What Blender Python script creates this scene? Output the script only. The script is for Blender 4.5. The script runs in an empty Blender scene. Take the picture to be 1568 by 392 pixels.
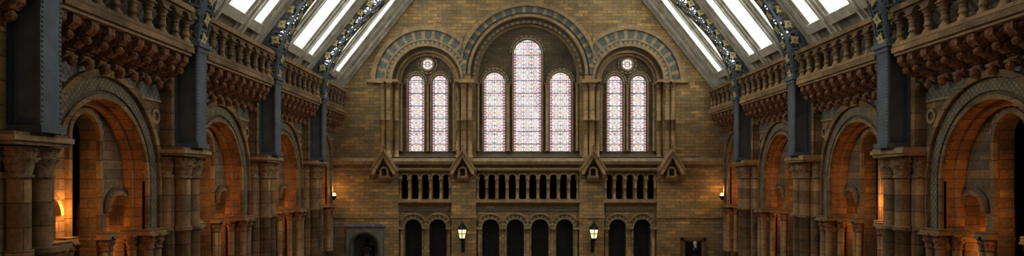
import bpy, bmesh, math, random
from math import pi, sin, cos, sqrt
from mathutils import Vector
random.seed(4)
EYE = 6.0          # camera gallery height above hall floor
D = 31.0           # end wall distance
W = 8.4            # side wall half width
K = 0.02818        # survey unit on the end wall (m)

# ------------------------------------------------------------------ materials
def mk(name):
    m = bpy.data.materials.new(name); m.use_nodes = True
    nt = m.node_tree; nt.nodes.clear()
    out = nt.nodes.new('ShaderNodeOutputMaterial')
    return m, nt, out
def L(nt, a, b): nt.links.new(a, b)
def mth(nt, op, a, b=None, c=None):
    n = nt.nodes.new('ShaderNodeMath'); n.operation = op
    for i, q in enumerate((a, b, c)):
        if q is None: continue
        if isinstance(q, (int, float)): n.inputs[i].default_value = q
        else: L(nt, q, n.inputs[i])
    return n.outputs[0]
def mixc(nt, fac, a, b, mode='MIX'):
    n = nt.nodes.new('ShaderNodeMix'); n.data_type = 'RGBA'; n.blend_type = mode
    for i, q in ((0, fac), (6, a), (7, b)):
        if isinstance(q, (int, float)): n.inputs[i].default_value = q
        elif isinstance(q, tuple): n.inputs[i].default_value = (*q[:3], 1)
        else: L(nt, q, n.inputs[i])
    return n.outputs[2]
def noise(nt, vec, scale, detail=4, rough=.6):
    n = nt.nodes.new('ShaderNodeTexNoise'); n.inputs['Scale'].default_value = scale
    n.inputs['Detail'].default_value = detail; n.inputs['Roughness'].default_value = rough
    L(nt, vec, n.inputs['Vector']); return n.outputs[0]
def ramp(nt, fac, stops):
    n = nt.nodes.new('ShaderNodeValToRGB'); L(nt, fac, n.inputs[0])
    e = n.color_ramp.elements
    while len(e) > 1: e.remove(e[-1])
    e[0].position = stops[0][0]; e[0].color = (*stops[0][1], 1)
    for p, c in stops[1:]:
        q = e.new(p); q.color = (*c, 1)
    return n.outputs[0]
def uvz(nt):
    tc = nt.nodes.new('ShaderNodeTexCoord'); s = nt.nodes.new('ShaderNodeSeparateXYZ')
    L(nt, tc.outputs['Object'], s.inputs[0])
    u = mth(nt, 'ADD', s.outputs[0], s.outputs[1])
    c = nt.nodes.new('ShaderNodeCombineXYZ'); L(nt, u, c.inputs[0]); L(nt, s.outputs[2], c.inputs[1])
    c2 = nt.nodes.new('ShaderNodeCombineXYZ'); L(nt, mth(nt, 'MULTIPLY', u, .22), c2.inputs[0]); L(nt, mth(nt, 'MULTIPLY', s.outputs[2], 1.5), c2.inputs[1])
    return tc.outputs['Object'], c.outputs[0], c2.outputs[0]
def masonry(name, c1, c2, mortar, bw, bh, c3=None, rough=.85, ms=.008, bump=.5, nscale=1.2, lo=.5):
    m, nt, out = mk(name)
    obj, v, vst = uvz(nt)
    b = nt.nodes.new('ShaderNodeTexBrick'); L(nt, v, b.inputs['Vector'])
    b.inputs['Scale'].default_value = 1; b.inputs['Brick Width'].default_value = bw
    b.inputs['Row Height'].default_value = bh; b.inputs['Mortar Size'].default_value = ms
    b.inputs['Mortar Smooth'].default_value = .3
    b.inputs['Color1'].default_value = (*c1, 1); b.inputs['Color2'].default_value = (*c2, 1)
    b.inputs['Mortar'].default_value = (*mortar, 1)
    col = b.outputs[0]
    n1 = noise(nt, obj, nscale); n2 = noise(nt, obj, 14)
    if c3:
        f = ramp(nt, noise(nt, v, 2.1, 2), [(.42, (0, 0, 0)), (.62, (1, 1, 1))])
        col = mixc(nt, mth(nt, 'MULTIPLY', f, .6), col, c3)
        f = ramp(nt, noise(nt, vst, 2.0, 2), [(.48, (0, 0, 0)), (.56, (1, 1, 1))])
        col = mixc(nt, mth(nt, 'MULTIPLY', f, .45), col, tuple(q*.75 for q in c3))
    k = ramp(nt, n1, [(.3, (lo, lo, lo)), (.65, (1.15, 1.15, 1.15))])
    col = mixc(nt, 1.0, col, k, 'MULTIPLY')
    k2 = ramp(nt, n2, [(.3, (.7, .68, .64)), (.7, (1.2, 1.2, 1.2))])
    col = mixc(nt, .8, col, k2, 'MULTIPLY')
    p = nt.nodes.new('ShaderNodeBsdfPrincipled'); L(nt, col, p.inputs['Base Color'])
    p.inputs['Roughness'].default_value = rough
    h = mth(nt, 'SUBTRACT', mth(nt, 'MULTIPLY', n2, .6), b.outputs['Fac'])
    bp = nt.nodes.new('ShaderNodeBump'); bp.inputs['Strength'].default_value = bump; bp.inputs['Distance'].default_value = .02
    L(nt, h, bp.inputs['Height']); L(nt, bp.outputs[0], p.inputs['Normal']); L(nt, p.outputs[0], out.inputs[0])
    return m
def plain(name, c, rough=.7, metal=0, nsc=6, lo=.6, hi=1.2, bump=.3, bd=.02):
    m, nt, out = mk(name)
    tc = nt.nodes.new('ShaderNodeTexCoord'); n = noise(nt, tc.outputs['Object'], nsc)
    col = mixc(nt, 1.0, c, ramp(nt, n, [(.3, (lo,)*3), (.7, (hi,)*3)]), 'MULTIPLY')
    p = nt.nodes.new('ShaderNodeBsdfPrincipled'); L(nt, col, p.inputs['Base Color'])
    p.inputs['Roughness'].default_value = rough; p.inputs['Metallic'].default_value = metal
    bp = nt.nodes.new('ShaderNodeBump'); bp.inputs['Strength'].default_value = bump; bp.inputs['Distance'].default_value = bd
    L(nt, n, bp.inputs['Height']); L(nt, bp.outputs[0], p.inputs['Normal'])
    L(nt, p.outputs[0], out.inputs[0]); return m
def emis(name, c, s, nsc=3, lo=.8):
    m, nt, out = mk(name)
    tc = nt.nodes.new('ShaderNodeTexCoord'); n = noise(nt, tc.outputs['Object'], nsc)
    col = mixc(nt, 1.0, c, ramp(nt, n, [(.3, (lo,)*3), (.6, (1, 1, 1))]), 'MULTIPLY')
    e = nt.nodes.new('ShaderNodeEmission'); L(nt, col, e.inputs[0]); e.inputs[1].default_value = s
    L(nt, e.outputs[0], out.inputs[0]); return m
def diaper(name, ca, cb, cell):
    m, nt, out = mk(name); obj, v, s = uvz(nt)
    sp = nt.nodes.new('ShaderNodeSeparateXYZ'); L(nt, v, sp.inputs[0])
    a = mth(nt, 'PINGPONG', mth(nt, 'ADD', sp.outputs[0], 50), cell/2)
    b = mth(nt, 'PINGPONG', mth(nt, 'ADD', sp.outputs[1], 50), cell/2)
    d = mth(nt, 'ADD', a, b)
    f = mth(nt, 'GREATER_THAN', mth(nt, 'ABSOLUTE', mth(nt, 'SUBTRACT', d, cell/2)), cell*.16)
    col = mixc(nt, f, ca, cb)
    col = mixc(nt, 1., col, ramp(nt, noise(nt, obj, 5), [(.3, (.6,)*3), (.7, (1.2,)*3)]), 'MULTIPLY')
    p = nt.nodes.new('ShaderNodeBsdfPrincipled'); L(nt, col, p.inputs['Base Color']); p.inputs['Roughness'].default_value = .8
    L(nt, p.outputs[0], out.inputs[0]); return m
def stained(name, hw, vspring, strength=1.2):
    """leaded glass: border strip, rosette cells, quatrefoils, saddle bars; local x,z"""
    m, nt, out = mk(name)
    tc = nt.nodes.new('ShaderNodeTexCoord'); s = nt.nodes.new('ShaderNodeSeparateXYZ'); L(nt, tc.outputs['Object'], s.inputs[0])
    X, Z = s.outputs[0], s.outputs[2]
    w = (hw-.1)*2; ncell = max(1, round(w/.36)); c = w/ncell
    off = 0 if ncell % 2 else c/2
    cx = mth(nt, 'SUBTRACT', mth(nt, 'FRACT', mth(nt, 'DIVIDE', mth(nt, 'ADD', X, 40*c+c/2+off), c)), .5)
    cz = mth(nt, 'SUBTRACT', mth(nt, 'FRACT', mth(nt, 'DIVIDE', mth(nt, 'ADD', Z, 40*c), c)), .5)
    alt = mth(nt, 'GREATER_THAN', mth(nt, 'PINGPONG', mth(nt, 'ADD', Z, 40*c), c*2), c)     # bands of rows differ
    r = mth(nt, 'SQRT', mth(nt, 'ADD', mth(nt, 'MULTIPLY', cx, cx), mth(nt, 'MULTIPLY', cz, cz)))
    ang = mth(nt, 'ARCTAN2', cz, cx)
    pet = mth(nt, 'ADD', .34, mth(nt, 'MULTIPLY', mth(nt, 'COSINE', mth(nt, 'MULTIPLY', ang, 6)), .07))
    rc = mth(nt, 'DIVIDE', r, pet)
    vor = nt.nodes.new('ShaderNodeTexVoronoi'); L(nt, tc.outputs['Object'], vor.inputs['Vector']); vor.inputs['Scale'].default_value = 16
    base = mixc(nt, .3, (.92, .92, .92), vor.outputs['Color'])
    sect = mth(nt, 'GREATER_THAN', mth(nt, 'ABSOLUTE', mth(nt, 'COSINE', mth(nt, 'MULTIPLY', ang, 3))), .93)
    col = mixc(nt, mth(nt, 'MULTIPLY', sect, .45), base, (.5, .33, .18))
    f1 = mth(nt, 'COMPARE', rc, 1.0, .12)
    col = mixc(nt, mth(nt, 'MULTIPLY', f1, .8), col, mixc(nt, alt, (.5, .07, .05), (.42, .12, .16)))
    f2 = mth(nt, 'LESS_THAN', r, .13)
    col = mixc(nt, mth(nt, 'MULTIPLY', f2, .8), col, mixc(nt, alt, (.75, .4, .08), (.6, .12, .08)))
    f2 = mth(nt, 'COMPARE', r, .22, .03)
    col = mixc(nt, mth(nt, 'MULTIPLY', f2, .6), col, (.2, .28, .42))
    f3 = mth(nt, 'GREATER_THAN', r, .58)
    col = mixc(nt, mth(nt, 'MULTIPLY', f3, .7), col, mixc(nt, alt, (.16, .22, .38), (.2, .3, .28)))
    ed = mth(nt, 'GREATER_THAN', mth(nt, 'MAXIMUM', mth(nt, 'ABSOLUTE', cx), mth(nt, 'ABSOLUTE', cz)), .465)
    col = mixc(nt, mth(nt, 'MULTIPLY', ed, .75), col, (.15, .09, .08))
    n1 = noise(nt, tc.outputs['Object'], 1.7, 2)
    col = mixc(nt, mth(nt, 'MULTIPLY', ramp(nt, n1, [(.4, (0,)*3), (.6, (1,)*3)]), .3), col, (1, 1, 1))
    fb = mth(nt, 'GREATER_THAN', mth(nt, 'ABSOLUTE', X), hw-.1)
    bb = mth(nt, 'GREATER_THAN', mth(nt, 'PINGPONG', mth(nt, 'ADD', Z, 40), .06), .03)
    bcol = mixc(nt, bb, (.33, .2, .30), (.85, .60, .55))
    fb = mth(nt, 'MULTIPLY', fb, mth(nt, 'LESS_THAN', Z, vspring))
    col = mixc(nt, fb, col, bcol)
    fl = mth(nt, 'COMPARE', mth(nt, 'ABSOLUTE', X), hw-.1, .012)
    col = mixc(nt, mth(nt, 'MULTIPLY', fl, .8), col, (.1, .06, .08))
    sb = mth(nt, 'LESS_THAN', mth(nt, 'PINGPONG', mth(nt, 'ADD', Z, 40), .28), .017)
    col = mixc(nt, mth(nt, 'MULTIPLY', sb, .85), col, (.07, .05, .06))
    e = nt.nodes.new('ShaderNodeEmission'); L(nt, col, e.inputs[0]); e.inputs[1].default_value = strength
    L(nt, e.outputs[0], out.inputs[0]); return m

BRICK = masonry('buff_brick', (.60, .40, .165), (.27, .185, .085), (.11, .08, .045), .42, .14, c3=(.27, .22, .13), nscale=.5, lo=.55)
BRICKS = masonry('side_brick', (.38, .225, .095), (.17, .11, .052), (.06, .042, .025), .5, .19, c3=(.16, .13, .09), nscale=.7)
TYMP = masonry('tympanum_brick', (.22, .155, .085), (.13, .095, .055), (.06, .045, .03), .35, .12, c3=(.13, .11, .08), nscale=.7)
STONE = masonry('buff_terracotta', (.46, .325, .155), (.30, .21, .105), (.12, .09, .05), 3.3, .42, nscale=1.5, ms=.006, bump=.3)
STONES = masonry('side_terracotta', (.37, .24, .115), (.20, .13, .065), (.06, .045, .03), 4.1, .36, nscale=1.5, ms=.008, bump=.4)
TRIM = plain('stone_trim', (.33, .24, .13), nsc=5)
TRIMD = plain('dark_trim_and_shade', (.115, .085, .05), nsc=5)  # dark stone trim; also paints the shade in window recesses and gables
GREY = plain('grey_voussoir', (.13, .15, .135), nsc=9)
BUFFV = plain('buff_voussoir', (.38, .27, .14), nsc=9)
CARVE = plain('carved_terracotta', (.27, .17, .08), nsc=16, lo=.35, hi=1.4, bump=1, bd=.06)
CARVER = plain('carved_red_terracotta', (.26, .125, .055), nsc=14, lo=.3, hi=1.4, bump=1, bd=.06)
ORANGE = masonry('orange_intrados', (.48, .24, .09), (.32, .16, .06), (.12, .06, .03), .6, .2, ms=.006)
DARK = masonry('shaded_passage_brick', (.04, .028, .016), (.025, .018, .012), (.015, .012, .01), .5, .19)  # near-black side brick; the passages' shade is put into its colour
PATT = diaper('scale_frieze', (.10, .12, .105), (.22, .18, .11), .17)
PATV = diaper('patterned_voussoir', (.11, .115, .085), (.26, .185, .10), .13)
IRON = plain('blue_grey_iron', (.105, .13, .155), rough=.5, metal=.1, nsc=4, lo=.7, hi=1.1, bump=.1)
GOLD = plain('gilt_foliage', (.50, .42, .20), rough=.45, metal=.1, nsc=12)
CREAM = plain('cream_roof_paint', (.62, .60, .52), nsc=3, lo=.55, hi=1.05, bump=.1)
CREAMD = plain('roof_panel_paint', (.30, .29, .24), nsc=3, bump=.1)
SKY = emis('skylight_glass', (.98, 1.0, .96), 6.2, 1.5, .75)
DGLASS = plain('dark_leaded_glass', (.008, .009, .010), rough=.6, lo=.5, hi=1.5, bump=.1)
LEAD = plain('lead_lattice', (.035, .04, .04), rough=.6)
BRONZE = plain('dark_bronze', (.045, .05, .05), rough=.35, metal=.6, nsc=8)
GSTONE = plain('grey_marble', (.20, .22, .21), nsc=4)
MARBLE = plain('pale_marble', (.5, .45, .38), nsc=4)
WOOD = plain('brown_frame_wood', (.16, .09, .04), nsc=9)
BLACK = plain('black_iron', (.02, .02, .022), rough=.4, metal=.5)
LAMP = emis('lantern_glass', (1, .82, .5), 1.5, 20, .6)
BULB = emis('sconce_bulb', (1, .55, .18), 8, 20, .9)
FLOORM = masonry('mosaic_floor', (.2, .15, .1), (.14, .11, .08), (.05, .04, .03), .6, .6)

# ------------------------------------------------------------------ mesh builder
class MB:
    def __init__(s): s.v = []; s.f = []; s.mi = []; s.sm = []; s.mats = []
    def M(s, m):
        if m not in s.mats: s.mats.append(m)
        return s.mats.index(m)
    def face(s, pts, m, smooth=False):
        i = len(s.v); s.v += [tuple(p) for p in pts]; s.f.append(tuple(range(i, i+len(pts)))); s.mi.append(s.M(m)); s.sm.append(smooth)
    def hexa(s, P, m):      # two quads of 4 points
        i = len(s.v); s.v += [tuple(p) for p in P]; mi = s.M(m)
        for q in ((0, 1, 2, 3), (4, 5, 6, 7), (0, 1, 5, 4), (1, 2, 6, 5), (2, 3, 7, 6), (3, 0, 4, 7)):
            s.f.append(tuple(i+k for k in q)); s.mi.append(mi); s.sm.append(False)
    def grid(s, rows, m, smooth=True, close=True):
        i = len(s.v); n = len(rows[0])
        for r in rows: s.v += [tuple(p) for p in r]
        mi = s.M(m)
        for a in range(len(rows)-1):
            for b in range(n if close else n-1):
                c = (b+1) % n
                s.f.append((i+a*n+b, i+a*n+c, i+(a+1)*n+c, i+(a+1)*n+b)); s.mi.append(mi); s.sm.append(smooth)
    def box(s, T, u0, u1, v0, v1, d0, d1, m):
        s.hexa([T(u, v, d) for d in (d0, d1) for u, v in ((u0, v0), (u1, v0), (u1, v1), (u0, v1))], m)
    def prism(s, T, prof, u0, u1, m):      # profile in (d,v), extruded along u
        A = [T(u0, v, d) for d, v in prof]; B = [T(u1, v, d) for d, v in prof]
        s.face(A, m); s.face(B, m); n = len(prof)
        for i in range(n): s.face([A[i], A[(i+1) % n], B[(i+1) % n], B[i]], m)
    def poly(s, T, prof, d0, d1, m):       # polygon in (u,v), extruded along d
        A = [T(u, v, d0) for u, v in prof]; B = [T(u, v, d1) for u, v in prof]
        s.face(A, m); s.face(B, m); n = len(prof)
        for i in range(n): s.face([A[i], A[(i+1) % n], B[(i+1) % n], B[i]], m)
    def lathe(s, c, prof, m, n=12, lobes=None, rot=0):     # c=(x,y); prof (r,z)
        rows = []
        for k, (r, z) in enumerate(prof):
            row = []
            for j in range(n):
                a = 2*pi*j/n+rot; rr = r
                if lobes and lobes[k]: rr = r*(1+lobes[k]*(1 if j % 2 else -1))
                row.append((c[0]+rr*cos(a), c[1]+rr*sin(a), z))
            rows.append(row)
        s.grid(rows, m)
    def ring(s, T, uc, vc, r0, r1, d0, d1, mats, n, vb=None, clamp=None, a0=0, a1=pi):
        cl = clamp or (lambda u: u)
        for i in range(n):
            a, b = a0+(a1-a0)*i/n, a0+(a1-a0)*(i+1)/n; m = mats[i % len(mats)]
            Q = [(cl(uc+r*cos(t)), vc+r*sin(t)) for r, t in ((r0, a), (r1, a), (r1, b), (r0, b))]
            if abs(Q[0][0]-Q[1][0]) < 1e-6 and abs(Q[0][0]-Q[2][0]) < 1e-6 and abs(Q[0][0]-Q[3][0]) < 1e-6: continue
            s.face([T(u, v, d1) for u, v in Q], m)
            s.face([T(*Q[0], d0), T(*Q[3], d0), T(*Q[3], d1), T(*Q[0], d1)], m)
            s.face([T(*Q[1], d0), T(*Q[2], d0), T(*Q[2], d1), T(*Q[1], d1)], m)
        if vb is not None:
            h = (a1-a0)*(r0+r1)/2/n; k = max(1, round((vc-vb)/h))
            for sg in (-1, 1):
                ua, ub = sorted((cl(uc+sg*r0), cl(uc+sg*r1)))
                if ub-ua < 1e-5: continue
                for j in range(k):
                    s.box(T, ua, ub, vb+(vc-vb)*j/k, vb+(vc-vb)*(j+1)/k, d0, d1, mats[j % len(mats)])
    def openings(s, T, u0, u1, v0, v1, ops, df, db, m, mr, n=16):
        cur = u0
        def q(a, b, c, d, dd=df, mm=m): s.face([T(a, c, dd), T(b, c, dd), T(b, d, dd), T(a, d, dd)], mm)
        for uc, hw, vs, vb in sorted(ops):
            if uc-hw > cur+1e-5: q(cur, uc-hw, v0, v1)
            P = [(uc-hw*cos(pi*i/n), vs+hw*sin(pi*i/n)) for i in range(n+1)]
            for a, b in zip(P, P[1:]):
                s.face([T(a[0], a[1], df), T(b[0], b[1], df), T(b[0], v1, df), T(a[0], v1, df)], m)
                s.face([T(a[0], a[1], df), T(b[0], b[1], df), T(b[0], b[1], db), T(a[0], a[1], db)], mr)
            for uu in (uc-hw, uc+hw):
                s.face([T(uu, vb, df), T(uu, vs, df), T(uu, vs, db), T(uu, vb, db)], mr)
            if vb > v0+1e-5:
                q(uc-hw, uc+hw, v0, vb)
                s.face([T(uc-hw, vb, df), T(uc+hw, vb, df), T(uc+hw, vb, db), T(uc-hw, vb, db)], mr)
            cur = uc+hw
        if cur < u1-1e-5: q(cur, u1, v0, v1)
    def column(s, T, u, d, r, v0, v1, m, mc=None, cap=None, base=True, n=12, rings=(), abac=True):
        mc = mc or m; x, y, _ = T(u, 0, d); cap = cap or r*2.6
        pr = []
        if base: pr += [(r*1.6, v0), (r*1.6, v0+r*.5), (r*1.3, v0+r*.7), (r*1.35, v0+r), (r, v0+r*1.25)]
        else: pr += [(r, v0)]
        for z in rings: pr += [(r, z-r*.35), (r*1.22, z-r*.25), (r*1.22, z+r*.25), (r, z+r*.35)]
        pr += [(r, v1-cap-r*.3)]
        s.lathe((x, y), pr, m, n)
        z0 = v1-cap; aw = r*1.75
        s.lathe((x, y), [(r, z0-r*.3), (r*1.25, z0-r*.2), (r*1.25, z0), (r*1.05, z0+.02), (r*1.2, z0+cap*.35), (r*1.5, z0+cap*.5), (r*1.25, z0+cap*.55), (r*1.5, z0+cap*.8), (r*1.8, v1-cap*.15)], mc, n, lobes=[0, 0, 0, 0, .08, .14, .05, .14, .08])
        if abac: s.box(T, u-aw, u+aw, v1-cap*.17, v1, d-aw, d+aw, m)
    def mesh(s, name):
        me = bpy.data.meshes.new(name); me.from_pydata(s.v, [], s.f)
        for m in s.mats: me.materials.append(m)
        me.polygons.foreach_set('material_index', s.mi); me.polygons.foreach_set('use_smooth', s.sm); me.update()
        return me
    def obj(s, name, loc=(0, 0, EYE), parent=None): return place(s.mesh(name), name, loc, parent)
def place(me, name, loc=(0, 0, EYE), parent=None):
    o = bpy.data.objects.new(name, me); bpy.context.collection.objects.link(o); o.location = loc
    if parent: o.parent = parent
    return o
def empty(name, loc=(0, 0, EYE)):
    o = bpy.data.objects.new(name, None); bpy.context.collection.objects.link(o); o.location = loc; return o

TE = lambda u, v, d: (u*K, D-d, v*K)          # end wall frame: survey units, d metres
def TS(sg): return lambda u, v, d: (sg*(W-d), u, v)
def colE(b, u, d, r, v0, v1, m, **kw):
    T = lambda uu, vv, dd: (uu, D-dd, vv)
    b.column(T, u*K, d, r*K, v0*K, v1*K, m, **kw)

# ------------------------------------------------------------------ end wall
b = MB(); FL = -EYE/K
RC = -.25
b.openings(TE, -330, 330, 24, 470, [(-155, 53, 150, 33), (0, 88, 160, 33), (155, 53, 150, 33)], 0, -.24, BRICK, STONE, n=28)
for c, hw, hc in ((-155, 53, 150), (155, 53, 150), (0, 88, 160)):
    b.openings(TE, c-hw-6, c+hw+6, 24, hc+hw+10, [(c, hw-8, hc, 33)], -.24, -.5, STONE, TRIMD, n=28)  # recess shade is put into the dark colour of these reveals
    lan = [(c-18.5, 12.5, 149.5, 43), (c+18.5, 12.5, 149.5, 43)] if c else [(-51.5, 17, 150, 43), (0, 22, 196, 43), (51.5, 17, 150, 43)]
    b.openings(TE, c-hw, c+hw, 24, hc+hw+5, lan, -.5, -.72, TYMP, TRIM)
    b.ring(TE, c, hc, hw-12, hw-8, -.5, -.38, [TRIM], 36, vb=43)
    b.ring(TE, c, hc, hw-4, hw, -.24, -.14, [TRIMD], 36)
    for (u, h, vs, vb) in lan:
        b.ring(TE, u, vs, h, h+2.2, -.5, -.42, [TRIM], 20, vb=43)
        b.ring(TE, u, vs, h+3.2, h+5.5, -.5, -.45, [GREY, BUFFV], 22)
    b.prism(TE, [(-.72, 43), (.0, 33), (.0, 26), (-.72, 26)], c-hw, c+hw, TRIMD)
for sg in (-1, 1):
    cl = (lambda u: max(u, 99.)) if sg > 0 else (lambda u: min(u, -99.))
    c = sg*155
    b.ring(TE, c, 150, 53, 57, -.1, .06, [TRIM], 40, clamp=cl)
    b.ring(TE, c, 150, 57, 62, -.1, .02, [GREY, BUFFV], 52, clamp=cl)
    b.ring(TE, c, 150, 62, 65, -.1, .05, [TRIM], 40, clamp=cl)
    b.ring(TE, c, 150, 65, 78, -.1, .03, [GREY, GREY, BUFFV], 45, clamp=cl)
    b.ring(TE, c, 150, 78, 85, -.1, .12, [TRIM], 44, clamp=cl)
    b.box(TE, *sorted((sg*221, sg*247)), 147, 152, -.02, .14, TRIM)
    b.ring(TE, c, 178, 8, 11, -.5, -.4, [TRIM], 24, a1=2*pi)
    b.ring(TE, c, 178, 12.5, 15, -.5, -.45, [GREY, BUFFV], 24, a1=2*pi)
    for u, d, r in ((98, .05, 4.2), (88.5, .02, 3.6), (213, .05, 3.6), (222, .05, 3.6), (107, -.2, 3.4), (202, -.2, 3.4)):
        colE(b, sg*u, d, r, 33, 148, STONE, mc=CARVE, cap=.3, rings=(90*K,))
    b.box(TE, *sorted((sg*82, sg*112)), 148, 152, -.4, .16, TRIM)
    b.box(TE, *sorted((sg*198, sg*228)), 148, 152, -.4, .16, TRIM)
    b.box(TE, *sorted((sg*85, sg*103)), 27, 33, -.1, .2, TRIM)
    b.box(TE, *sorted((sg*208, sg*227)), 27, 33, -.1, .2, TRIM)
    colE(b, c, -.44, 2, 43, 148, TRIM, cap=.18)
    for u in (30, 77): colE(b, sg*u, -.4, 2.2, 43, 148, TRIM, cap=.18)
    for u in (114, 196): colE(b, sg*u, -.42, 2, 43, 148, TRIM, cap=.18)
cl0 = lambda u: max(-99., min(99., u))
b.ring(TE, 0, 160, 88, 92, -.1, .08, [TRIM], 50, clamp=cl0)
b.ring(TE, 0, 160, 92, 95, -.1, .02, [TRIMD], 50, clamp=cl0)
b.ring(TE, 0, 160, 95, 104, -.1, .05, [GREY, GREY, BUFFV], 57, clamp=cl0)
b.ring(TE, 0, 160, 104, 110, -.1, .15, [TRIM], 50, clamp=cl0)
b.ring(TE, 0, 160, 80, 84, -.24, -.16, [GREY, BUFFV], 60)
b.prism(TE, [(0, 22), (.1, 22), (.16, 27), (.1, 31), (0, 32)], -330, 330, TRIM)
b.box(TE, -330, 330, 14, 16, 0, .05, TRIM)
secs = [(-198, -117, 5, [-176.5, -138.5]), (-79, 79, 10, [-57, -19, 19, 57]), (117, 198, 5, [138.5, 176.5])]
b.openings(TE, -330, -198, FL, 24, [(-249, 20, -103, -150)], 0, -.8, BRICK, GSTONE)
b.face([TE(-275, -160, -.8), TE(-222, -160, -.8), TE(-222, -75, -.8), TE(-275, -75, -.8)], GSTONE)
b.openings(TE, 198, 330, FL, 24, [], 0, -.3, BRICK, STONE)
for u0, u1 in ((-117, -79), (79, 117)): b.openings(TE, u0, u1, FL, 24, [], 0, -.3, BRICK, STONE)
for u0, u1, na, lows in secs:
    for u in (u0, u1): b.face([TE(u, FL, 0), TE(u, 24, 0), TE(u, 24, RC), TE(u, FL, RC)], BRICK)
    b.face([TE(u0, 22, 0), TE(u1, 22, 0), TE(u1, 22, RC), TE(u0, 22, RC)], TRIM)
    p = (u1-u0)/na
    b.openings(TE, u0, u1, -33, 24, [(u0+p*(i+.5), 5.3, 2, -31) for i in range(na)], RC+.03, -.55, STONE, TRIM, n=10)
    b.box(TE, u0, u1, 12, 17, RC, .0, TRIM)
    for i in range(na):
        b.ring(TE, u0+p*(i+.5), 2, 5.3, 7.6, RC, RC+.14, [STONE], 10)
    for i in range(na+1):
        u = u0+p*i
        u = min(max(u, u0+2.2), u1-2.2)
        colE(b, u, RC+.16, 2.1, -31, 0, STONE, cap=.16, n=10, rings=(-14*K,))
        b.box(TE, u-3, u+3, 0, 4, RC, RC+.2, TRIM)
    b.box(TE, u0, u1, -33, -31, -.55, RC+.3, STONE)
    b.prism(TE, [(RC, -42), (RC+.12, -40), (RC+.3, -36), (RC+.3, -33), (RC, -33)], u0-1, u1+1, TRIM)
    b.box(TE, u0, u1, -50, -46, RC, RC+.05, GREY)
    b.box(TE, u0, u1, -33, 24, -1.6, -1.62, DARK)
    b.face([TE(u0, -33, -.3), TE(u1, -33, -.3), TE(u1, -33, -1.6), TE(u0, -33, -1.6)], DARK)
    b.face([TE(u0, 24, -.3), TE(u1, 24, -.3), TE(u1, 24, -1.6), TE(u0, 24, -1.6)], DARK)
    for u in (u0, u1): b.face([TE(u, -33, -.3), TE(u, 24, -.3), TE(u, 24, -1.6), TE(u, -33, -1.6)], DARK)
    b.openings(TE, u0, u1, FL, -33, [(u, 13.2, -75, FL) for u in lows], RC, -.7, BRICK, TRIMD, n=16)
    for u in lows:
        clx = lambda q, u=u: max(u-19, min(u+19, q))
        b.ring(TE, u, -75, 13.2, 15, RC, RC+.1, [TRIM], 16)
        b.ring(TE, u, -75, 15, 20.5, RC, RC+.05, [GREY, BUFFV], 17, clamp=clx)
        b.ring(TE, u, -75, 20.5, 23.5, RC, RC+.13, [TRIM], 20, clamp=clx)
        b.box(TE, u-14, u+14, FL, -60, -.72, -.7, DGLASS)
        for q in (-1, 0, 1): b.box(TE, u+q*6.5-.3, u+q*6.5+.3, FL, -62, -.7, -.67, LEAD)
        for q in range(8): b.box(TE, u-13, u+13, -75-q*16-.3, -75-q*16+.3, -.7, -.67, LEAD)
        b.ring(TE, u, -84, 5.5, 6.4, -.7, -.66, [LEAD], 16, a1=2*pi)
    edges = sorted(set([u0+4]+[(a+c)/2 for a, c in zip(lows, lows[1:])]+[u1-4]))
    for u in edges:
        if u in (edges[0], edges[-1]): colE(b, u, RC+.05, 2.6, FL, -76, STONE, mc=CARVE, cap=.24)
        else:
            for dd in (-.02, -.28): colE(b, u, RC+dd, 3, FL, -76, STONE, mc=CARVE, cap=.24)
        b.box(TE, u-5, u+5, -77, -74, -.6, RC+.16, TRIM)
b.box(TE, -330, -198, -60, -57, 0, .05, TRIM); b.box(TE, 198, 330, -60, -57, 0, .05, TRIM)
for u0, u1 in ((-117, -79), (79, 117)): b.box(TE, u0-1, u1+1, -60, -57, 0, .06, TRIM)
wall_back = b.obj('wall_back')

def window(name, uc, hw, vs, vb, mat):
    w = MB(); h = hw*K; n = 20
    P = [(h*cos(pi*i/n), vs*K-vb*K+h*sin(pi*i/n)) for i in range(n+1)]+[(-h, 0), (h, 0)]
    w.face([(x, 0, z) for x, z in P], mat)
    T = lambda u, v, d: (u, -d, v)
    w.ring(T, 0, (vs-vb)*K, h-.025, h+.01, 0, .04, [BLACK], 20, vb=0)
    return w.obj(name, (uc*K, D+.66, EYE+vb*K))
SG1 = stained('stained_glass_tall', 22*K, (196-43)*K); SG2 = stained('stained_glass_mid', 17*K, (150-43)*K); SG3 = stained('stained_glass_small', 12.5*K, (149.5-43)*K)
SG4 = stained('stained_glass_oculus', .32, 5)
window('window_1', 0, 22, 196, 43, SG1)
k = 2
for u, hw, m in ((-51.5, 17, SG2), (51.5, 17, SG2), (-173.5, 12.5, SG3), (-136.5, 12.5, SG3), (136.5, 12.5, SG3), (173.5, 12.5, SG3)):
    window('window_%d' % k, u, hw, 150 if hw == 17 else 149.5, 43, m); k += 1
for sg in (-1, 1):
    w = MB(); w.face([(8*K*cos(2*pi*i/24), 0, 8*K*sin(2*pi*i/24)) for i in range(24)], SG4)
    w.ring(lambda u, v, d: (u, -d, v), 0, 0, 3.4*K, 4*K, 0, .02, [BLACK], 20, a1=2*pi)
    w.obj('window_%d' % k, (sg*155*K, D+.47, EYE+178*K)); k += 1

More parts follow.
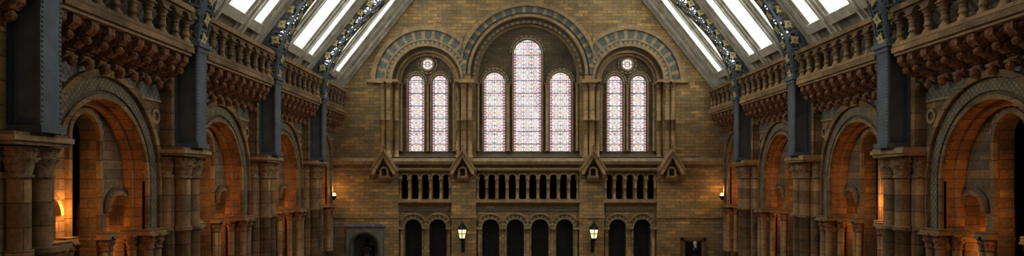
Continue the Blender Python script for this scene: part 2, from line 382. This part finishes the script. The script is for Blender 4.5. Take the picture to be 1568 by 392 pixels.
for u in (-218, -99, 99, 218):
    g = MB(); T = lambda a, v, d: (a*K, -d, v*K)
    g.poly(T, [(-18, 7), (-18, 13), (0, 42), (18, 13), (18, 7), (14.5, 7), (0, 32), (-14.5, 7)], 0.0, .5, STONE)
    g.poly(T, [(-20, 11), (-20, 14), (0, 45.5), (20, 14), (20, 11), (0, 42)], 0.0, .56, TRIM)
    g.poly(T, [(-14, 7), (0, 32), (14, 7)], 0, .1, TRIMD)  # shadow inside the gable, painted as a dark infill
    for s2 in (-1, 1):
        g.lathe((s2*16.5*K, -.3), [(0, 0*K), (.07, 1*K), (.1, 3.5*K), (.06, 5.5*K), (.12, 7*K), (.12, 9*K)], CARVE, 10)
    g.ring(T, 0, 12, 4, 7, .1, .34, [STONE], 12, vb=4)
    g.prism(T, [(0, -6), (.18, -3), (.3, 2), (.3, 5), (0, 5)], -9, 9, TRIM)
    g.lathe((0, -.46), [(.05, 44*K), (.07, 46*K), (.03, 48*K), (.06, 50*K), (0, 53*K)], CARVE, 8)
    g.obj('gabled_corbel', (u*K, D, EYE))

# ------------------------------------------------------------------ side bays
def side_bay(sg, hb):
    b = MB(); T = TS(sg); ro = hb-1.1; f = ro/1.55; out = hb-.55; vs = 2.05-out
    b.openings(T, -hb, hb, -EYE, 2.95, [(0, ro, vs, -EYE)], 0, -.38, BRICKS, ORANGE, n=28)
    b.ring(T, 0, vs, ro, ro+.09, -.05, .07, [STONES], 30, vb=-1.05)
    b.ring(T, 0, vs, ro+.09, ro+.17, -.05, .02, [TRIMD], 30, vb=-1.05)
    b.ring(T, 0, vs, ro+.17, ro+.42, -.05, .05, [PATV], 34, vb=-1.05)
    b.ring(T, 0, vs, ro+.42, ro+.55, -.05, .13, [STONES], 34, vb=-1.05)
    b.ring(T, 0, vs, ro-.12, ro, -.38, -.2, [ORANGE], 30, vb=-1.05)
    for s2 in (-1, 1):
        for u, d, r in ((ro+.03, .06, .1), (ro+.32, .08, .11), (ro-.12, -.2, .09)):
            b.column(T, s2*u, d, r, -EYE, -1.15, STONES, mc=CARVER, cap=.3, rings=(-3,))
        b.box(T, *sorted((s2*(ro-.24), s2*(ro+.55))), -1.17, -1.05, -.38, .24, STONES)
        b.box(T, *sorted((s2*(ro-.05), s2*(ro+.5))), -EYE, -1.2, -.2, .02, BRICKS)
    so, sh, lh = 1.13*f, .33*f, .44*f
    b.openings(T, -ro-.02, ro+.02, -EYE, 2.2, [(-so, sh, -.65, -EYE), (0, lh, .8, -EYE), (so, sh, -.65, -EYE)], -.38, -.7, BRICKS, BRICKS)
    b.ring(T, 0, .8, lh, lh+.1, -.38, -.3, [STONES], 20, vb=-1.05)
    b.ring(T, 0, .8, lh+.1, lh+.2, -.38, -.34, [GREY, BUFFV], 21)
    for s2 in (-1, 1):
        b.ring(T, s2*so, -.65, sh, sh+.08, -.38, -.28, [STONES], 16)
        b.ring(T, s2*so, -.65, sh+.08, sh+.15, -.38, -.33, [TRIMD], 16)
        for u in (.56, .74):
            for d in (-.3, -.6): b.column(T, s2*u*f, d, .075*f, -EYE, -1.15, STONES, mc=CARVER, cap=.25, rings=(-3,))
        b.box(T, *sorted((s2*.45*f, s2*.82*f)), -1.17, -1.05, -.72, -.18, STONES)
        b.ring(T, s2*(out*.93), 1.35, .10, .17, 0, .05, [TRIM], 14, a1=2*pi)
        rows = []
        for v in [-EYE, -2, -1, -.65]+[-.65+(sh+.05)*sin(q*pi/12) for q in range(1, 7)]:
            rr = (sh+.05)*(1 if v <= -.65 else sqrt(max(0, 1-((v+.65)/(sh+.05))**2)))
            rows.append([T(s2*so+rr*cos(a*pi/10), v, -.7-rr*1.2*sin(a*pi/10)) for a in range(11)])
        b.grid(rows, ORANGE, close=False)
    b.box(T, -hb, hb, 1.72, 2.12, -.01, .018, PATT); b.box(T, -hb, hb, 2.12, 2.18, 0, .07, TRIM)
    b.box(T, -hb, hb, 1.67, 1.72, 0, .035, TRIM)
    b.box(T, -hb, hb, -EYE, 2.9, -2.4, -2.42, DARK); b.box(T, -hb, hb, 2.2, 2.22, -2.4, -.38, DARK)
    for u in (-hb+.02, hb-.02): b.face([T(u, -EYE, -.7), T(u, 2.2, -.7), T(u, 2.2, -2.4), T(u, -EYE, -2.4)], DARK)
    return b.mesh('side_bay')
def balcony(sg, hb):
    b = MB(); T = TS(sg); a = hb-.36
    b.box(T, -a, a, 2.76, 2.90, .0, .72, STONES); b.box(T, -a, a, 2.70, 2.76, 0, .66, TRIM); b.box(T, -a, a, 2.78, 2.88, -.7, 0, STONES)
    b.box(T, -a, a, 2.90, 2.97, .42, .70, STONES)
    n = max(5, round(2*a/.56)); p = 2*a/n
    for i in range(n+1):
        u = -a+p*i; u = min(max(u, -a+.09), a-.09)
        b.column(T, u, .56, .075, 2.97, 3.5, STONES, cap=.16, n=10, rings=(3.15,))
    for dd in (.65, .47):
        b.openings(T, -a, a, 3.44, 3.66, [(-a+p*(i+.5), p*.33, 3.44, 3.44) for i in range(n)], dd, .47, STONES, TRIM, n=8)
    b.box(T, -a, a, 3.66, 3.78, .40, .72, STONES)
    nc = max(5, round(2*a/.5)); q = 2*a/nc
    prof = [(0, 2.02), (.1, 2.04), (.17, 2.14), (.15, 2.22), (.28, 2.24), (.38, 2.34), (.36, 2.42), (.5, 2.46), (.6, 2.56), (.6, 2.7), (0, 2.7)]
    for i in range(nc+1):
        u = min(max(-a+q*i, -a+.12), a-.12)
        b.prism(T, prof, u-.11, u+.11, CARVER)
        x, y, _ = T(u, 0, .2); b.lathe((x, y), [(0, 1.92), (.06, 1.95), (.09, 2.03), (.05, 2.1)], CARVER, 8)
        x, y, _ = T(u, 0, .45); b.lathe((x, y), [(0, 2.28), (.06, 2.31), (.09, 2.38), (.05, 2.44)], CARVER, 8)
    b.openings(T, -a, a, 2.46, 2.7, [(-a+q*(i+.5), q*.28, 2.5, 2.46) for i in range(nc)], .5, .2, CARVER, CARVER, n=8)
    b.openings(T, -a, a, 2.2, 2.5, [(-a+q*(i+.5), q*.28, 2.26, 2.2) for i in range(nc)], .2, 0, CARVER, CARVER, n=8)
    return b.mesh('gallery_balcony')
def pier(sg):
    b = MB(); T = TS(sg)
    b.box(T, -.5, .5, -EYE, 0.1, -.02, .3, STONES)
    b.box(T, -.46, .46, .68, 2.70, -.02, .22, STONES)
    b.box(T, -.34, .34, 2.70, 3.85, -.7, .1, STONES); b.box(T, -.35, .35, 3.78, 3.9, -.7, .14, TRIM)
    for u, d, r in ((-.24, .40, .165), (.24, .40, .165), (-.50, .16, .12), (.50, .16, .12)):
        b.column(T, u, d, r, -EYE, .55, STONES, mc=CARVE, cap=.5, n=16, rings=(-1.1, -3.4), abac=False)
    b.box(T, -.66, .66, .50, .56, -.02, .62, STONES); b.box(T, -.70, .70, .56, .64, -.02, .66, TRIM); b.box(T, -.66, .66, .64, .69, -.02, .62, STONES)
    for s2 in (-1, 1): b.box(T, *sorted((s2*.3, s2*.46)), .68, 2.7, .2, .26, STONES)
    return b.mesh('clustered_pier')

YP = [-5.0, 0.3, 5.6, 10.9, 16.2, 21.5, 26.8]
for sg, nm in ((-1, 'left'), (1, 'right')):
    wall = empty('wall_'+nm); wall.location = (0, 0, 0)
    full = side_bay(sg, 2.65); short = side_bay(sg, 2.1)
    bal = balcony(sg, 2.65); bals = balcony(sg, 2.1); pm = pier(sg)
    for i, (a, c) in enumerate(zip(YP, YP[1:])): place(full, 'bay_masonry_%d' % (i+1), (0, (a+c)/2, EYE), wall)
    place(short, 'bay_masonry_end', (0, 28.9, EYE), wall)
    for a, c in zip(YP[1:], YP[2:]): place(bal, 'gallery_balcony', (0, (a+c)/2, EYE))
    place(bals, 'gallery_balcony', (0, 28.9, EYE))
    for y in YP[1:]: place(pm, 'clustered_pier', (0, y, EYE))

T0 = lambda x, z, y: (x, y, z)
b = MB(); b.box(T0, -11, 11, -.2-EYE, -EYE, -8, D+2, FLOORM); b.obj('floor')

# ------------------------------------------------------------------ roof (ceiling)
b = MB(); nx, nz = -.785, -.62
def XR(h): return 7.9-(h-4.6)*.79
def rslab(h0, h1, y0, y1, o0, o1, m):
    for sg in (-1, 1):
        b.hexa([(sg*(XR(h)+nx*o), y, h+nz*o) for y in (y0, y1) for h, o in ((h0, o0), (h1, o0), (h1, o1), (h0, o1))], m)
Y0, YG = -8, 11.
rslab(2.75, 4.4, Y0, D, -.1, 0, CREAMD); rslab(10.6, 12.6, Y0, D, -.1, 0, CREAMD); rslab(4.2, 10.6, Y0, YG, -.1, 0, CREAMD)  # unseen near roof is kept solid, without skylights, to darken the near bays
rslab(4.2, 10.6, YG, D, -.1, -.06, SKY)
b.box(T0, -1.8, 1.8, 12.5, 12.6, Y0, D, CREAMD)
for h, t, o in ((4.3, .22, .14), (7.5, .2, .12), (10.4, .2, .12), (2.9, .1, .1)): rslab(h, h+t, YG, D, -.06, o, CREAM)
rslab(3.4, 3.45, YG, D, 0, .05, CREAM); rslab(3.9, 3.95, YG, D, 0, .05, CREAM)
for y in YP[3:]:
    rslab(2.9, 12.5, y-.75, y+.75, -.06, .05, CREAM); rslab(2.9, 12.5, y-.58, y+.58, .05, .12, CREAM); rslab(2.9, 12.5, y-.34, y+.34, .12, .2, CREAM)
ye = YP[3:]+[D+1.1]
for a, c in zip(ye, ye[1:]):
    for fr in ((1/3, 2/3) if c < D else (.5,)):
        y = a+(min(c, D)-a)*fr
        rslab(2.9, 10.6, y-.26, y+.26, -.06, .06, CREAM); rslab(2.9, 10.6, y-.15, y+.15, .06, .13, CREAM); rslab(2.9, 10.6, y-.05, y+.05, .13, .22, CREAM)
        for s2 in (-1, 1):
            rslab(4.4, 10.6, y+s2*.62-.015, y+s2*.62+.015, -.06, 0, CREAM)
rslab(2.9, 12.5, D-1.0, D, -.06, .06, CREAM); rslab(2.9, 12.5, D-.72, D, .06, .16, CREAM); rslab(2.9, 12.5, D-.4, D, .16, .3, CREAM); rslab(2.9, 12.5, D-.15, D, .3, .4, CREAM)
b.obj('ceiling')

# ------------------------------------------------------------------ iron ribs
ctrl = [(7.93, .69), (7.93, 1.6), (7.93, 2.5), (7.86, 3.4), (7.6, 4.35), (7.1, 5.25), (6.45, 6.0), (5.75, 6.65), (4.9, 7.45), (4.0, 8.3), (2.8, 9.3), (1.4, 10.0), (0, 10.25)]
def cat(P, n):
    out = []
    Q = [P[0]]+P+[P[-1]]
    for i in range(1, len(Q)-2):
        p0, p1, p2, p3 = [Vector(q) for q in Q[i-1:i+3]]
        for j in range(n):
            t = j/n
            out.append(.5*((2*p1)+(p2-p0)*t+(2*p0-5*p1+4*p2-p3)*t*t+(3*p1-p0-3*p2+p3)*t**3))
    out.append(Vector(P[-1])); return out
def rib():
    b = MB(); pts = cat(ctrl, 6); N = len(pts)-1; S = 15; H = .26; Y = .25
    nor = []
    for i in range(len(pts)):
        t = (pts[min(i+1, N)]-pts[max(i-1, 0)]).normalized(); nor.append(Vector((t.y, -t.x)))
    for sg in (-1, 1):
        V = lambda p, y: Vector((sg*p.x, y, p.y))
        def strip(i0, i1, o0, o1, ya, yb, m):
            for i in range(i0, i1):
                b.hexa([V(pts[j]+nor[j]*o, y) for y in (ya, yb) for j, o in ((i, o0), (i+1, o0), (i+1, o1), (i, o1))], m)
        def bar(p, q, nrm, w, t, m):      # flat bar p->q lying in plane with normal nrm
            a = (q-p).normalized().cross(nrm).normalized()*w; n = nrm*t
            b.hexa([p+a-n, q+a-n, q-a-n, p-a-n, p+a+n, q+a+n, q-a+n, p-a+n], m)
        def leaf(c, e1, e2, nrm, R):      # gilt foliate boss: eight leaves and a centre
            for a in range(8):
                th = a*pi/4+.39; dv = e1*cos(th)+e2*sin(th); pv = e2*cos(th)-e1*sin(th); ln = R if a % 2 else R*.7
                Q = [c+dv*R*.1, c+dv*ln*.6+pv*R*.24, c+dv*ln, c+dv*ln*.6-pv*R*.24]
                b.hexa([q-nrm*.012 for q in Q]+[q+nrm*.012 for q in Q], GOLD)
        strip(0, S, -H+.05, H-.05, -.13, .13, IRON)
        strip(0, S, -H, -H+.05, -Y, Y, IRON); strip(0, S, H-.05, H, -Y, Y, IRON)
        for y0 in (-1, 1):                # four angle chords above
            ya, yb = sorted((y0*Y, y0*(Y-.07)))
            strip(S, N, -H, -H+.07, ya, yb, IRON); strip(S, N, H-.07, H, ya, yb, IRON)
        for y in (-.13, .13):
            for i in range(0, S):
                for t in (0, .33, .66):
                    for o in (-.15, .15):
                        q = pts[i].lerp(pts[i+1], t)+nor[i]*o; yy = y+(.025 if y > 0 else -.025)
                        R = [(sg*(q.x+.022*cos(a*pi/3)), y, q.y+.022*sin(a*pi/3)) for a in range(6)]
                        for a in range(6): b.face([R[a], R[(a+1) % 6], (sg*q.x, yy, q.y)], IRON)
        for i in range(0, N):
            for t in (0, .5):
                for yy in (-Y+.035, Y-.035):
                    q = pts[i].lerp(pts[i+1], t)-nor[i]*H; e = q-nor[i]*.025
                    tt = Vector((nor[i].y, -nor[i].x))*.022
                    R = [V(q+tt*sx, yy+.022*sy) for sx, sy in ((-1, -1), (1, -1), (1, 1), (-1, 1))]
                    for a in range(4): b.face([R[a], R[(a+1) % 4], V(e, yy)], IRON)
        i = S
        while i+3 <= N:
            j = i+3; h = H-.05; yy = Y-.05
            mid = (pts[i]+pts[j])/2; tn = (pts[j]-pts[i]).normalized(); nn = Vector((tn.y, -tn.x))
            t3 = Vector((sg*tn.x, 0, tn.y)); n3 = Vector((sg*nn.x, 0, nn.y)); y3 = Vector((0, 1, 0))
            for ys in (-1, 1):            # side webs
                a0, a1 = V(pts[i]-nor[i]*h, ys*(Y-.03)), V(pts[i]+nor[i]*h, ys*(Y-.03))
                c0, c1 = V(pts[j]-nor[j]*h, ys*(Y-.03)), V(pts[j]+nor[j]*h, ys*(Y-.03))
                bar(a0, c1, y3, .022, .012, IRON); bar(a1, c0, y3, .022, .015, IRON); bar(a0, a1, y3, .03, .015, IRON)
                leaf(V(mid, ys*(Y+.0)), t3, n3, y3, .17)
            for os in (-1, 1):            # soffit and back webs
                a0, a1 = V(pts[i]+nor[i]*os*(H-.03), -yy), V(pts[i]+nor[i]*os*(H-.03), yy)
                c0, c1 = V(pts[j]+nor[j]*os*(H-.03), -yy), V(pts[j]+nor[j]*os*(H-.03), yy)
                bar(a0, c1, n3, .022, .012, IRON); bar(a1, c0, n3, .022, .015, IRON); bar(a0, a1, n3, .03, .015, IRON)
                if os < 0: leaf(V(mid-nn*(H-.0), 0), t3, y3, n3, .18)
            i = j
        T = TS(sg)
        for v0, v1, e in ((.69, .80, .05), (2.84, 2.94, .04), (2.94, 3.04, .09), (3.04, 3.12, .04)):
            b.box(T, -Y-e, Y+e, v0, v1, W-7.93-H-e, W-7.93+H+e, IRON)
    return b
rm = rib().mesh('iron_roof_rib')
for y in YP[1:]: place(rm, 'iron_roof_rib', (0, y, EYE))

# ------------------------------------------------------------------ lanterns
def lantern():
    b = MB()
    def hexa(p, m, nn=6): b.lathe((0, -.5), p, m, nn, rot=pi/6)
    hexa([(.13, -.27), (.21, .12)], LAMP)
    for j in range(6):
        a = 2*pi*j/6+pi/6
        p0 = Vector((.135*cos(a), -.5+.135*sin(a), -.27)); p1 = Vector((.215*cos(a), -.5+.215*sin(a), .12))
        w = Vector((-sin(a), cos(a), 0))*.014; o = Vector((cos(a), sin(a), 0))*.014
        b.grid([[p0+w, p0+o, p0-w, p0-o], [p1+w, p1+o, p1-w, p1-o]], BLACK, False)
    hexa([(.15, -.29), (.15, -.26), (.13, -.26)], BLACK); hexa([(.20, -.07), (.18, -.05), (.175, -.08)], BLACK)
    hexa([(.21, .11), (.245, .12), (.245, .15), (.2, .17), (.17, .24), (.10, .29), (.07, .30)], BLACK)
    b.lathe((0, -.5), [(.07, .30), (.09, .33), (.09, .36), (.04, .39), (.02, .42), (.035, .45), (0, .50)], BLACK, 10)
    b.lathe((0, -.5), [(.14, -.28), (.12, -.33), (.05, -.38), (.04, -.44), (.07, -.47), (.04, -.50), (.03, -.6), (.05, -.64), (0, -.70)], BLACK, 10)
    def tube(P, r):
        rows = []
        for i, p in enumerate(P):
            t = (P[min(i+1, len(P)-1)]-P[max(0, i-1)]).normalized(); nn = Vector((1, 0, 0)); q = t.cross(nn)
            rows.append([p+nn*r*cos(a*pi/4)+q*r*sin(a*pi/4) for a in range(8)])
        b.grid(rows, BLACK)
    tube([Vector((0, -.5+.5*(1-cos(t*pi/20)), -.45-.32*sin(t*pi/20))) for t in range(11)], .022)
    tube([Vector((0, -.22+(.12-.008*t)*cos(t*.6), -.50+(.12-.008*t)*sin(t*.6))) for t in range(13)], .014)
    tube([Vector((0, -.02, -.85)), Vector((0, -.02, -.3))], .035)
    b.box(lambda x, z, y: (x, y, z), -.07, .07, -.9, -.3, -.03, 0, BLACK)
    return b.mesh('wall_lantern')
lm = lantern()
def point(name, loc, e, c, r=.06):
    l = bpy.data.lights.new(name, 'POINT'); l.energy = e; l.color = c; l.shadow_soft_size = r
    o = bpy.data.objects.new(name, l); bpy.context.collection.objects.link(o); o.location = loc
    return o
for s in (-1, 1):
    place(lm, 'wall_lantern', (s*99*K, D, EYE-80*K))
    point('lantern_light', (s*99*K, D-.95, EYE-80*K), 6, (1, .7, .35))

def sconce(sg):
    b = MB()
    b.lathe((0, 0), [(0, -.16), (.03, -.15), (.05, -.08), (.11, -.02), (.13, .04), (.12, .04), (.06, .0)], BLACK, 14)
    b.lathe((0, 0), [(.05, -.01), (.085, .05), (.06, .13), (0, .17)], BULB, 12)
    b.box(lambda x, z, y: (x, y, z), *sorted((0, sg*.17)), -.12, -.08, -.02, .02, BLACK)
    b.box(lambda x, z, y: (x, y, z), *sorted((sg*.15, sg*.18)), -.2, .05, -.06, .06, BLACK)
    return b.mesh('uplight_sconce')
WARM = (1, .46, .13)
for sg in (-1, 1):
    place(sconce(sg), 'uplight_sconce', (sg*(W-.18), 30.45, EYE-.75))
    point('sconce_light', (sg*(W-.22), 30.45, EYE-.45), 11, (1, .5, .16))
    for a, c in zip(YP[2:], YP[3:]):
        y = (a+c)/2
        point('bay_light', (sg*(W+.12), y-.75, EYE-.55), 42, WARM, .15)
        for q in (-1.13, 1.13): point('niche_light', (sg*(W+.85), y+q, EYE-1.5), 14, WARM, .08)
    point('bay_light', (sg*(W+.12), 28.5, EYE-.55), 30, WARM, .15)

# ------------------------------------------------------------------ statue + bust
def figure(name, joints, edges, loc, mat, parent):
    me = bpy.data.meshes.new(name); me.from_pydata([j[0] for j in joints], edges, []); me.materials.append(mat)
    o = place(me, name, loc, parent)
    sk = o.modifiers.new('skin', 'SKIN'); sk.use_smooth_shade = True
    for i, j in enumerate(joints):
        r = j[1]; r = (r, r) if isinstance(r, (int, float)) else r
        me.skin_vertices[0].data[i].radius = r
    me.skin_vertices[0].data[0].use_root = True
    s = o.modifiers.new('sub', 'SUBSURF'); s.levels = 2; s.render_levels = 2
    return o
def head_mesh(name, loc, mat, parent, hairmat=None, beard=True):
    b = MB(); rows = []; n = 24; mcount = 18
    for i in range(mcount+1):
        t = -pi/2+pi*i/mcount; row = []
        for j in range(n):
            a = 2*pi*j/n; x = .078*cos(t)*cos(a); y = .098*cos(t)*sin(a); z = .118*sin(t)
            if z < 0: x *= 1-.25*(-z/.118); y = y*(1-.1*(-z/.118))
            if y < 0:
                fx = math.exp(-(x/.014)**2)
                if -.045 < z < .03: y -= .028*fx*(1-abs(z+.02)/.05 if abs(z+.02) < .05 else 0)
                y += .012*math.exp(-((abs(x)-.03)/.014)**2-((z-.012)/.012)**2)
                y -= .008*math.exp(-((z-.034)/.012)**2)*(1 if abs(x) < .06 else 0)
                y -= .007*math.exp(-(x/.025)**2-((z+.062)/.007)**2)
                y -= .014*math.exp(-(x/.03)**2-((z+.1)/.02)**2)
            row.append((x, y, z))
        rows.append(row)
    b.grid(rows, mat)
    for s in (-1, 1):
        b.grid([[(s*(.074+.012*k), .012+.02*cos(a*pi/4)*(1-.3*k), .004+.032*sin(a*pi/4)*(1-.3*k)) for a in range(8)] for k in (0, 1)]+[[(s*.08, .012, .004)]*8], mat)
        b.grid([[(s*.03+.012*cos(a*pi/4)*q, -.082-.006*(1-q), .012+.008*sin(a*pi/4)*q) for a in range(8)] for q in (1, .6, .05)], mat)
    hm = hairmat or mat
    rows = []
    for i in range(11):
        t = -.35+(pi/2+.35)*i/10
        rows.append([(.086*cos(t)*cos(a)*(1+.04*sin(7*a+i)), .02+.1*cos(t)*sin(a)*(1+.04*sin(5*a+2*i)), .02+.112*sin(t)) for a in [(-.28+1.56*j/20)*pi for j in range(21)]])
    b.grid(rows, hm, close=False)
    if beard: b.lathe((0, -.055), [(0, -.2), (.03, -.18), (.05, -.14), (.058, -.1), (.05, -.065), (0, -.06)], hm, 12, lobes=[0, .1, .1, .1, .05, 0])
    return b.obj(name, loc, parent)
sx = -249*K
st = empty('seated_statue', (sx, D+.30, EYE-3.55))
J = [((0, .05, .05), (.2, .16)), ((0, .05, .25), (.17, .13)), ((0, .04, .45), (.2, .13)), ((0, .04, .56), (.13, .1)), ((0, .03, .64), (.06, .06)), ((0, .01, .70), (.055, .055)),
     ((.19, .04, .52), (.085, .08)), ((.26, -.02, .28), (.065, .065)), ((.2, -.26, .2), (.05, .05)), ((.16, -.36, .18), (.04, .03)),
     ((-.19, .04, .52), (.085, .08)), ((-.26, -.02, .28), (.065, .065)), ((-.2, -.26, .2), (.05, .05)), ((-.16, -.36, .18), (.04, .03)),
     ((.12, -.15, .06), (.11, .1)), ((.14, -.42, .05), (.09, .08)), ((.14, -.44, -.2), (.075, .08)), ((.14, -.44, -.42), (.05, .05)), ((.15, -.58, -.45), (.045, .03)),
     ((-.12, -.15, .06), (.11, .1)), ((-.14, -.42, .05), (.09, .08)), ((-.14, -.44, -.2), (.075, .08)), ((-.14, -.44, -.42), (.05, .05)), ((-.15, -.58, -.45), (.045, .03))]
E = [(0, 1), (1, 2), (2, 3), (3, 4), (4, 5), (2, 6), (6, 7), (7, 8), (8, 9), (2, 10), (10, 11), (11, 12), (12, 13), (0, 14), (14, 15), (15, 16), (16, 17), (17, 18), (0, 19), (19, 20), (20, 21), (21, 22), (22, 23)]
figure('body', J, E, (0, 0, 0), BRONZE, st)
head_mesh('head', (0, 0, .80), BRONZE, st)
b = MB(); TT = lambda u, v, d: (u, -d, v)
b.box(TT, -.27, .27, -.42, 0, -.25, .22, BRONZE); b.box(TT, -.27, -.22, 0, .3, -.25, .2, BRONZE); b.box(TT, .22, .27, 0, .3, -.25, .2, BRONZE); b.box(TT, -.27, .27, 0, .62, -.28, -.22, BRONZE)
b.box(TT, -.32, .32, -.56, -.42, -.28, .68, GSTONE); b.box(TT, -.36, .36, -.68, -.56, -.3, .74, GSTONE)
b.obj('chair_and_plinth', (0, 0, 0), st)
b = MB()
b.openings(TE, -278, -220, FL, -73, [(-249, 20, -103, -150)], .12, 0, GSTONE, GSTONE)
b.box(TE, -280, -218, -73, -69, 0, .2, GSTONE); b.box(TE, -278, -277.5, FL, -73, 0, .12, GSTONE); b.box(TE, -220.5, -220, FL, -73, 0, .12, GSTONE)
b.ring(TE, -249, -103, 20, 23, .12, .18, [TRIMD], 20, vb=-150)
b.box(TE, -274, -224, -154, -150, 0, .3, GSTONE); b.obj('statue_niche_surround')

bx = 253*K
bu = empty('portrait_bust', (bx, D-.36, EYE-3.3))
J = [((0, 0, 0), (.13, .09)), ((0, 0, .12), (.17, .11)), ((0, 0, .2), (.12, .09)), ((0, 0, .28), (.06, .06)), ((0, -.01, .34), (.055, .055)), ((.17, 0, .14), (.08, .08)), ((-.17, 0, .14), (.08, .08))]
figure('torso', J, [(0, 1), (1, 2), (2, 3), (3, 4), (1, 5), (1, 6)], (0, 0, .1), BRONZE, bu)
head_mesh('head', (0, -.01, .53), MARBLE, bu, hairmat=MARBLE)
b = MB(); b.lathe((0, 0), [(.15, -.3), (.15, -.24), (.08, -.2), (.07, -.1), (.12, -.04), (.12, .02)], WOOD, 16); b.box(TT, -.2, .2, -2.7, -.3, -.18, .2, WOOD)
b.obj('socle', (0, 0, 0), bu)
b = MB()
for u0, u1, v0, v1 in ((234, 238, -160, -90), (268, 272, -160, -90), (234, 272, -94, -90)): b.box(TE, u0, u1, v0, v1, 0, .14, WOOD)
for u0, u1, v0, v1 in ((238, 240, -160, -94), (266, 268, -160, -94), (238, 268, -96, -94)): b.box(TE, u0, u1, v0, v1, 0, .09, TRIM)
b.box(TE, 238, 268, -160, -94, -.0, .02, BLACK); b.obj('memorial_panel_frame')

# ------------------------------------------------------------------ world + camera
w = bpy.data.worlds.new('world'); bpy.context.scene.world = w; w.use_nodes = True
bg = w.node_tree.nodes['Background']; bg.inputs[0].default_value = (1, .9, .74, 1); bg.inputs[1].default_value = .5
cam = bpy.data.cameras.new('camera'); co = bpy.data.objects.new('camera', cam); bpy.context.collection.objects.link(co)
co.location = (-.68, 0, EYE); co.rotation_euler = (pi/2, 0, 0)
cam.sensor_width = 36; cam.lens = 36*1100/1568; cam.shift_y = (274-196)/1568
bpy.context.scene.camera = co
vs = bpy.context.scene.view_settings; vs.view_transform = 'Standard'; vs.look = 'None'; vs.exposure = 0; vs.gamma = .85
